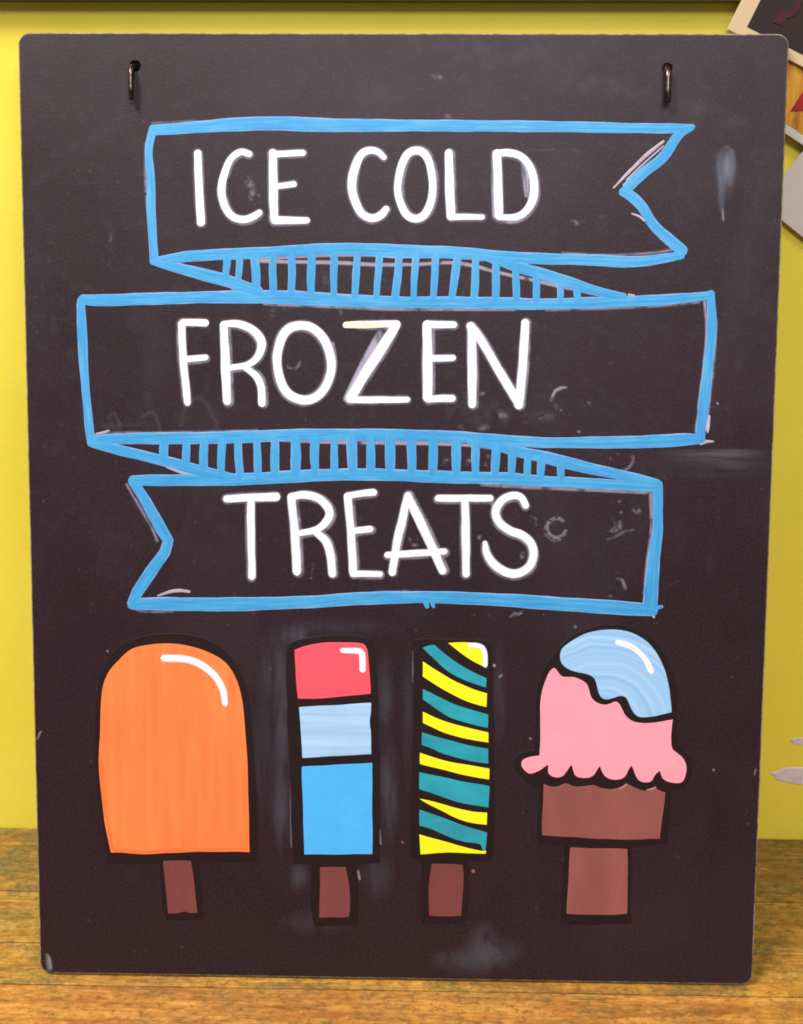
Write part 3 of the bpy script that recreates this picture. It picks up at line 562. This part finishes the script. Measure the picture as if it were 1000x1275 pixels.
under([(330,380),(400,383),(480,386.5),(580,387),(640,387)], (0,0), 4, .7, (.30,.28,.42)); under([(680,388),(780,385),(830,382),(870,378)], (0,0), 3, .5)
under([(112,545),(140,541),(200,540.5),(320,538)], (0,0), 3, .5); under([(600,605),(660,608.5),(740,612),(805,615)], (0,0), 4, .6, (.34,.30,.42)); under([(877,375),(880,412),(876.5,455),(871,500),(866.5,540)], (0,0), 3.5, .7, (.36,.32,.44)); under([(892,400),(888.5,455),(883,502),(879,530)], (0,0), 3, .6, (.36,.32,.44))
under([(810,612),(811,660),(806,700),(802,740)], (0,0), 4, .6, (.34,.30,.42)); under([(160,605),(190,657),(198,675)], (-2,0), 3, .5); under([(450,741),(480,738.5),(510,738)], (0,0), 3, .4); under([(160,757),(180,763),(215,763)], (0,0), 2.5, .4)
under([(183,180),(182,210),(183,240)], (-1,0), 3, .5); under([(182,246),(183,262)], (0,0), 2, .4); under([(700,317),(760,319.5),(810,317),(842,312)], (0,0), 3, .5); under([(190,155),(245,152.5)], (0,0), 2, .4); under([(395,597),(345,600)], (0,0), 2, .3)
# keep residue clear of the rim and of the two holes
u_, v_ = T(gx.astype(np.float64), gy.astype(np.float64)) if False else (None, None)
den = HM[2,0]*gx+HM[2,1]*gy+1; U = (HM[0,0]*gx+HM[0,1]*gy+HM[0,2])/den; V = (HM[1,0]*gx+HM[1,1]*gy+HM[1,2])/den
ok = (np.abs(U) < BW/2-.0015) & (V > .0015) & (V < BH-.0015)
ok &= ~((np.abs(U) > BW/2-.0045) & ((V < .0045) | (V > BH-.0045)))
for (hx, hz), r in HOLES: ok &= np.hypot(U-hx, V-hz) > r+.001
A[~ok] = 0
keep = ok[:-1, :-1] & ok[1:, :-1] & ok[:-1, 1:] & ok[1:, 1:]
mx = np.maximum(np.maximum(A[:-1, :-1], A[1:, :-1]), np.maximum(A[:-1, 1:], A[1:, 1:])); keep &= mx > .014
iy, ix = np.nonzero(keep)
quad = np.stack([iy*NX+ix, (iy+1)*NX+ix, (iy+1)*NX+ix+1, iy*NX+ix+1], 1)
used, inv = np.unique(quad.ravel(), return_inverse=True)
print('residue quads', len(quad))
me = bpy.data.meshes.new('chalk_residue'); nv = len(used); nf = len(quad)
co = np.stack([U.ravel()[used], np.full(nv, -.00006), V.ravel()[used]], 1).astype(np.float32)
me.vertices.add(nv); me.vertices.foreach_set('co', co.ravel()); me.loops.add(nf*4); me.loops.foreach_set('vertex_index', inv.astype(np.int32).ravel())
me.polygons.add(nf); me.polygons.foreach_set('loop_start', np.arange(0, nf*4, 4, dtype=np.int32)); me.update(calc_edges=True)
at = me.color_attributes.new('residue', 'FLOAT_COLOR', 'POINT')
at.data.foreach_set('color', np.concatenate([Cc.reshape(-1, 3)[used], A.ravel()[used][:, None]], 1).astype(np.float32).ravel())
t = NT('chalk_residue'); ca = t.n('ShaderNodeVertexColor'); ca.layer_name = 'residue'; tr = t.n('ShaderNodeBsdfTransparent'); mx_ = t.n('ShaderNodeMixShader')
t.l(ca.outputs['Color'], t.b.inputs['Base Color']); t.rough(.8); t.l(ca.outputs['Alpha'], mx_.inputs[0]); t.l(tr.outputs[0], mx_.inputs[1]); t.l(t.b.outputs[0], mx_.inputs[2]); t.l(mx_.outputs[0], t.out.inputs[0])
link('chalk_residue', me, t.m, sign, kind='stuff', label='grey chalk smears, rings and flecks left on the board')

# ------------------------------------------------------------------ metal hooks through the two holes
def tube(path, r, seg=14, taper=None):
    bm = bmesh.new(); P = [Vector(p) for p in path]; rings = []
    for i, p in enumerate(P):
        d = (P[min(i+1, len(P)-1)]-P[max(i-1, 0)]).normalized(); a = Vector((1, 0, 0)); b = d.cross(a).normalized(); a = b.cross(d).normalized()
        k = r*(taper[i] if taper else 1)
        rings.append([bm.verts.new(p+a*k*math.cos(2*math.pi*j/seg)+b*k*math.sin(2*math.pi*j/seg)) for j in range(seg)])
    for q, w in zip(rings[:-1], rings[1:]):
        for j in range(seg): bm.faces.new((q[j], q[(j+1) % seg], w[(j+1) % seg], w[j]))
    bm.faces.new(rings[0]); bm.faces.new(rings[-1][::-1]); bmesh.ops.recalc_face_normals(bm, faces=bm.faces)
    for f in bm.faces: f.smooth = True
    me = bpy.data.meshes.new('hook'); bm.to_mesh(me); bm.free(); return me
t = NT('dark_steel'); t.b.inputs['Metallic'].default_value = .9; t.base(t.ramp(t.noise(t.coord(), 260, 4), [(.35, (.05,.03,.022,1)), (.65, (.19,.14,.11,1))])); t.rough(.27); STEEL = t.m
M = Matrix.Rotation(-LEAN, 4, 'X')
for (hx, hz), r, dx, ln, lab in ((HOLES[0][0], .0021, -.0022, .0265, 'thin dark metal hook poking through the left hole of the chalkboard'), (HOLES[1][0], .0027, -.0005, .0265, 'thicker dark metal hook poking through the right hole of the chalkboard')):
    x = dx; hd = .0062/r if dx < -.001 else .0046/r; path = [(.0003, .0095, .0010), (.0003, .0066, .0008), (.0002, .0062, .0007), (.0002, .0055, .0006), (x*.75, .001, -.0002), (x*.95, -.0022, -.0016), (x, -.0042, -.0042), (x, -.0052, -.008), (x, -.0053, -.012), (x, -.0052, -.018), (x, -.0051, -ln), (x, -.0050, -ln-.0009), (x, -.0050, -ln-.0013)]
    tp = [hd, hd, 1.2, 1.1, 1.05, 1]+[1]*5+[.75, .3]  # wide rear disc added behind each hole to keep it dark
    o = link('metal_hook', tube(path, r, 16, tp), STEEL, None, category='hook', label=lab, group='metal hooks through the two holes of the board')
    o.location = Vector((0, 0, .0012)) + M @ Vector((hx, 0, hz)); o.rotation_euler = (-LEAN, 0, 0)

# ------------------------------------------------------------------ boxes
def boxmesh(name, x0, x1, y0, y1, z0, z1, bev=.001):
    bm = bmesh.new(); bmesh.ops.create_cube(bm, size=1)
    for v in bm.verts: v.co = Vector((x0+(v.co.x+.5)*(x1-x0), y0+(v.co.y+.5)*(y1-y0), z0+(v.co.z+.5)*(z1-z0)))
    if bev: bmesh.ops.bevel(bm, geom=list(bm.edges), offset=bev, segments=2, affect='EDGES', profile=.6)
    me = bpy.data.meshes.new(name); bm.to_mesh(me); bm.free(); return me
# ------------------------------------------------------------------ table of wooden planks
def wood():
    t = NT('worn_maple_planks')
    oi = t.n('ShaderNodeObjectInfo')
    tc = t.n('ShaderNodeTexCoord'); ad = t.n('ShaderNodeVectorMath', operation='ADD'); t.l(tc.outputs['Object'], ad.inputs[0])
    rv = t.n('ShaderNodeCombineXYZ'); t.l(t.math('MULTIPLY', oi.outputs['Random'], 37.0), rv.inputs[0]); t.l(rv.outputs[0], ad.inputs[1])
    def mp(scale):
        m = t.n('ShaderNodeMapping'); m.inputs['Scale'].default_value = scale; t.l(ad.outputs[0], m.inputs[0]); return m.outputs[0]
    g1 = t.noise(mp((3.5, 26, 10)), 3.0, 6, .66, .6); g2 = t.noise(mp((6, 170, 40)), 2.4, 6, .8, .15); g3 = t.noise(mp((30, 95, 20)), 4, 6, .75, .3)
    mot = t.noise(mp((1, 1.7, 1)), 95, 5, .72, .4); blot = t.noise(mp((1, 1.5, 1)), 17, 6, .68, .8); fine = t.noise(mp((1, 2.2, 1)), 150, 5, .75)
    col = t.mix(t.ramp(g1, [(.36, 0), (.64, 1)]), (.37, .15, .026, 1), (.66, .355, .080, 1))
    col = t.mix(t.ramp(g2, [(.47, 0), (.66, .8)]), col, (.19, .075, .022, 1))
    col = t.mix(t.ramp(mot, [(.50, 0), (.62, .75)]), col, (.19, .09, .018, 1))
    col = t.mix(t.ramp(mot, [(.30, .5), (.45, 0)]), col, (.80, .50, .16, 1))
    col = t.mix(t.ramp(g3, [(.56, 0), (.70, .65)]), col, (.13, .055, .018, 1))
    col = t.mix(t.ramp(t.noise(mp((3, 9, 1)), 9, 5, .7), [(.53, 0), (.68, .5)]), col, (.50, .15, .035, 1))
    scr = t.noise(mp((70, 6, 1)), 5, 5, .75, 1.5)
    col = t.mix(t.ramp(scr, [(.66, 0), (.72, .5)]), col, (.09, .05, .02, 1))
    col = t.mix(1.0, t.mix(1.0, col, (.88, .87, .92, 1), 'MULTIPLY'), oi.outputs['Color'], 'MULTIPLY')
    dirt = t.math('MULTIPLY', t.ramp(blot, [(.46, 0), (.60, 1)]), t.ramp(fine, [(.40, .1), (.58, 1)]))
    # object alpha sets green wear plus painted shade and wall reflection, strongest at rear
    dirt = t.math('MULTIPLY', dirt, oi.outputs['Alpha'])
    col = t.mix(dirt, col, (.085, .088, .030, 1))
    t.base(col); t.rough(t.ramp(g3, [(.3, .38), (.7, .6)])); t.bump(g2, .35, .0006); return t.m
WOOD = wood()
table = empty('wooden_table', (0, -.02, -.0012), category='table', label='worn golden wooden tabletop of long planks under the chalkboard')
rows = [(.2050, .1085, [-.9, .9], (.66, .74, .58), 1.0), (.1075, .0400, [-.9, .9], (.84, .92, .70), .85), (.0390, -.0095, [-.9, .9], (1.0, 1.0, .68), .75), (-.0105, -.0700, [-.9, .9], (1.02, .92, .72), .45), (-.0710, -.1500, [-.9, .9], (1.0, .9, .9), .3), (-.151, -.24, [-.9, .9], (1, 1, 1), .3), (-.241, -.33, [-.9, .9], (1, .9, .9), .3)]  # rear rows tinted darker and greener: board shade and wall reflection in the colour
for ya, yb, xs, tint, wear_shade_amt in rows:
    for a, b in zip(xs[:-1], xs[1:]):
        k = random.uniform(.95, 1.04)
        o = link('plank', boxmesh('plank', a+.0003, b-.0003, yb+.02, ya+.02, -.035, random.uniform(-.0002, 0), .0008), WOOD, table); o.color = (tint[0]*k, tint[1]*k, tint[2]*k, wear_shade_amt)
me = boxmesh('table_underframe', -.88, .88, -.29, .22, -.075, -.0355, .002); link('underframe', me, SIDE, table)

# ------------------------------------------------------------------ wall, added shadow-casting ledge
def wallmat():
    t = NT('yellow_wall_paint'); v = t.coord(); n = t.noise(v, 5, 5, .6); f = t.noise(v, 260, 4, .6); s = t.noise(t.coord((1, 1, .5)), 26, 5, .7)
    col = t.mix(t.ramp(n, [(.35, 0), (.65, 1)]), (.92, .77, .060, 1), (.96, .82, .085, 1))
    col = t.mix(t.ramp(s, [(.5, 0), (.75, .35)]), col, (.82, .70, .075, 1)); t.base(col); t.rough(.5); t.bump(t.math('ADD', f, t.math('MULTIPLY', t.noise(v, 60, 4), .8)), .18, .0006); return t.m
WALLM = wallmat(); YW = .2065
wall = link('wall', boxmesh('wall', -1.6, 1.6, YW, YW+.08, -.6, 1.5, 0), WALLM, None, kind='structure')
t = NT('bare_plaster'); t.base(t.ramp(t.noise(t.coord(), 90, 4), [(.3, (.70,.60,.62,1)), (.7, (.82,.73,.74,1))])); t.rough(.8); PLASTER = t.m
for cx, cz, w, h, sk in ((.407, .0745, .031, .0100, .5), (.4015, .1140, .010, .0042, .3)):
    bm = bmesh.new(); ring_o = []; ring_i = []; n = 40
    for k in range(n):
        a = 2*math.pi*k/n; rr_ = 1+.10*math.sin(3*a+1)+.06*math.sin(7*a)+random.uniform(-.03, .03)
        x = cx+w*rr_*math.cos(a); z = cz+h*rr_*math.sin(a)*(1+sk*.6*math.cos(a))
        ring_o.append(bm.verts.new((x, YW-.0001, z))); ring_i.append(bm.verts.new((cx+(x-cx)*.95, YW-.0007, cz+(z-cz)*.93)))
    for k in range(n): bm.faces.new((ring_o[k], ring_o[(k+1) % n], ring_i[(k+1) % n], ring_i[k]))
    bm.faces.new(ring_i); bmesh.ops.recalc_face_normals(bm, faces=bm.faces); me = bpy.data.meshes.new('plaster_patch'); bm.to_mesh(me); bm.free()
    link('plaster_patch', me, PLASTER, wall)
t = NT('ledge_shade_olive'); t.base(t.ramp(t.noise(t.coord(), 12, 4), [(.3, (.060,.034,.004,1)), (.7, (.080,.048,.006,1))])); t.rough(.6)  # shade is put into the base colour so the ledge face stays dark
link('shadow_ledge', boxmesh('shadow_ledge', -1.2, 1.2, YW-.0115, YW-.0003, .7822, .90, .0015), t.m, None, category='ledge', label='added ledge above the chalkboard that shades the top of the wall, coloured dark like the shade')  # added to cast the dark band along the top of the wall

# ------------------------------------------------------------------ prints pinned on the wall behind the right edge
def obox(name, p0, ang, a0, a1, b0, b1, y0, y1, mat, parent, bev=.0003):
    me = boxmesh(name, a0, a1, y0, y1, b0, b1, bev); ca, sa = math.cos(R(ang)), math.sin(R(ang))
    for v in me.vertices: x, z = v.co.x, v.co.z; v.co.x, v.co.z = x*ca-z*sa, x*sa+z*ca
    o = link(name, me, mat, parent); return o
def flat(name, c, amt=.1, scale=60, rough=.45):
    t = NT(name); n = t.noise(t.coord(), scale, 4); t.base(t.mix(n, sc(c, 1-amt), sc(c, 1+amt))); t.rough(rough); return t.m
CREAM = flat('cream_card', (.66, .50, .30, 1), .06); OFFW = flat('off_white_card', (.70, .63, .56, 1), .05); DARKP = flat('dark_print', (.026, .014, .013, 1), .4, 22); REDP = flat('red_print', (.055, .010, .012, 1), .35, 90)
t = NT('amber_print'); n = t.noise(t.coord((1, 1, .3)), 55, 3, .5, .6); t.base(t.ramp(n, [(.36, (.42,.19,.03,1)), (.5, (.82,.40,.03,1)), (.62, (.88,.52,.16,1)), (.75, (.75,.55,.35,1))])); t.rough(.35); AMBER = t.m
REDS = flat('scarlet_print', (.36, .018, .015, 1), .2, 60)
def tri(name, pts, y, mat, parent):
    me = bpy.data.meshes.new(name); n = len(pts); vs = [(x, y, z) for x, z in pts]+[(x, y+.0004, z) for x, z in pts]
    me.from_pydata(vs, [], [tuple(range(n))[::-1], tuple(range(n, 2*n))]+[(i, (i+1) % n, n+(i+1) % n, n+i) for i in range(n)])
    bm = bmesh.new(); bm.from_mesh(me); bmesh.ops.recalc_face_normals(bm, faces=bm.faces); bm.to_mesh(me); bm.free(); return link(name, me, mat, parent)
G = 'prints hung on the wall behind the right edge of the board'
c1 = empty('picture_print', (.2725, .1945, .764), category='picture', label='dark print with red scribble in a cream border, topmost of the wall prints', group=G)
obox('card_border', 0, -23.5, -.0132, .115, -.0076, .12, 0, .0018, CREAM, c1); obox('picture', 0, -23.5, 0, .10, 0, .11, -.0003, .0004, DARKP, c1, .0001)
bmL = [(.020,.003),(.026,.012),(.033,.013),(.037,.019),(.041,.020),(.040,.014),(.036,.008),(.030,.006),(.027,.001)]
tri('red_scribble', bmL, -.0008, REDP, c1)
c2 = empty('picture_print', (.3128, .1980, .693), category='picture', label='white-bordered amber print with a red pointed shape, just below the dark print', group=G)
obox('card_border', 0, -30, -.05, .09, -.0065, .075, 0, .0018, OFFW, c2); obox('picture', 0, -30, -.043, .083, 0, .068, -.0003, .0004, AMBER, c2, .0001)
tri('red_shape', [(.0022,.0090),(.0085,.0200),(.0160,.0330),(.0290,.0400),(.0330,.0150),(.0150,.0095)], -.0008, REDS, c2)
c3 = empty('blank_card', (.3011, .2010, .6301), category='card', label='plain off-white card, lowest of the wall prints beside the board', group=G)
obox('card_sheet', 0, -35.5, 0, .10, 0, .075, 0, .0018, OFFW, c3)
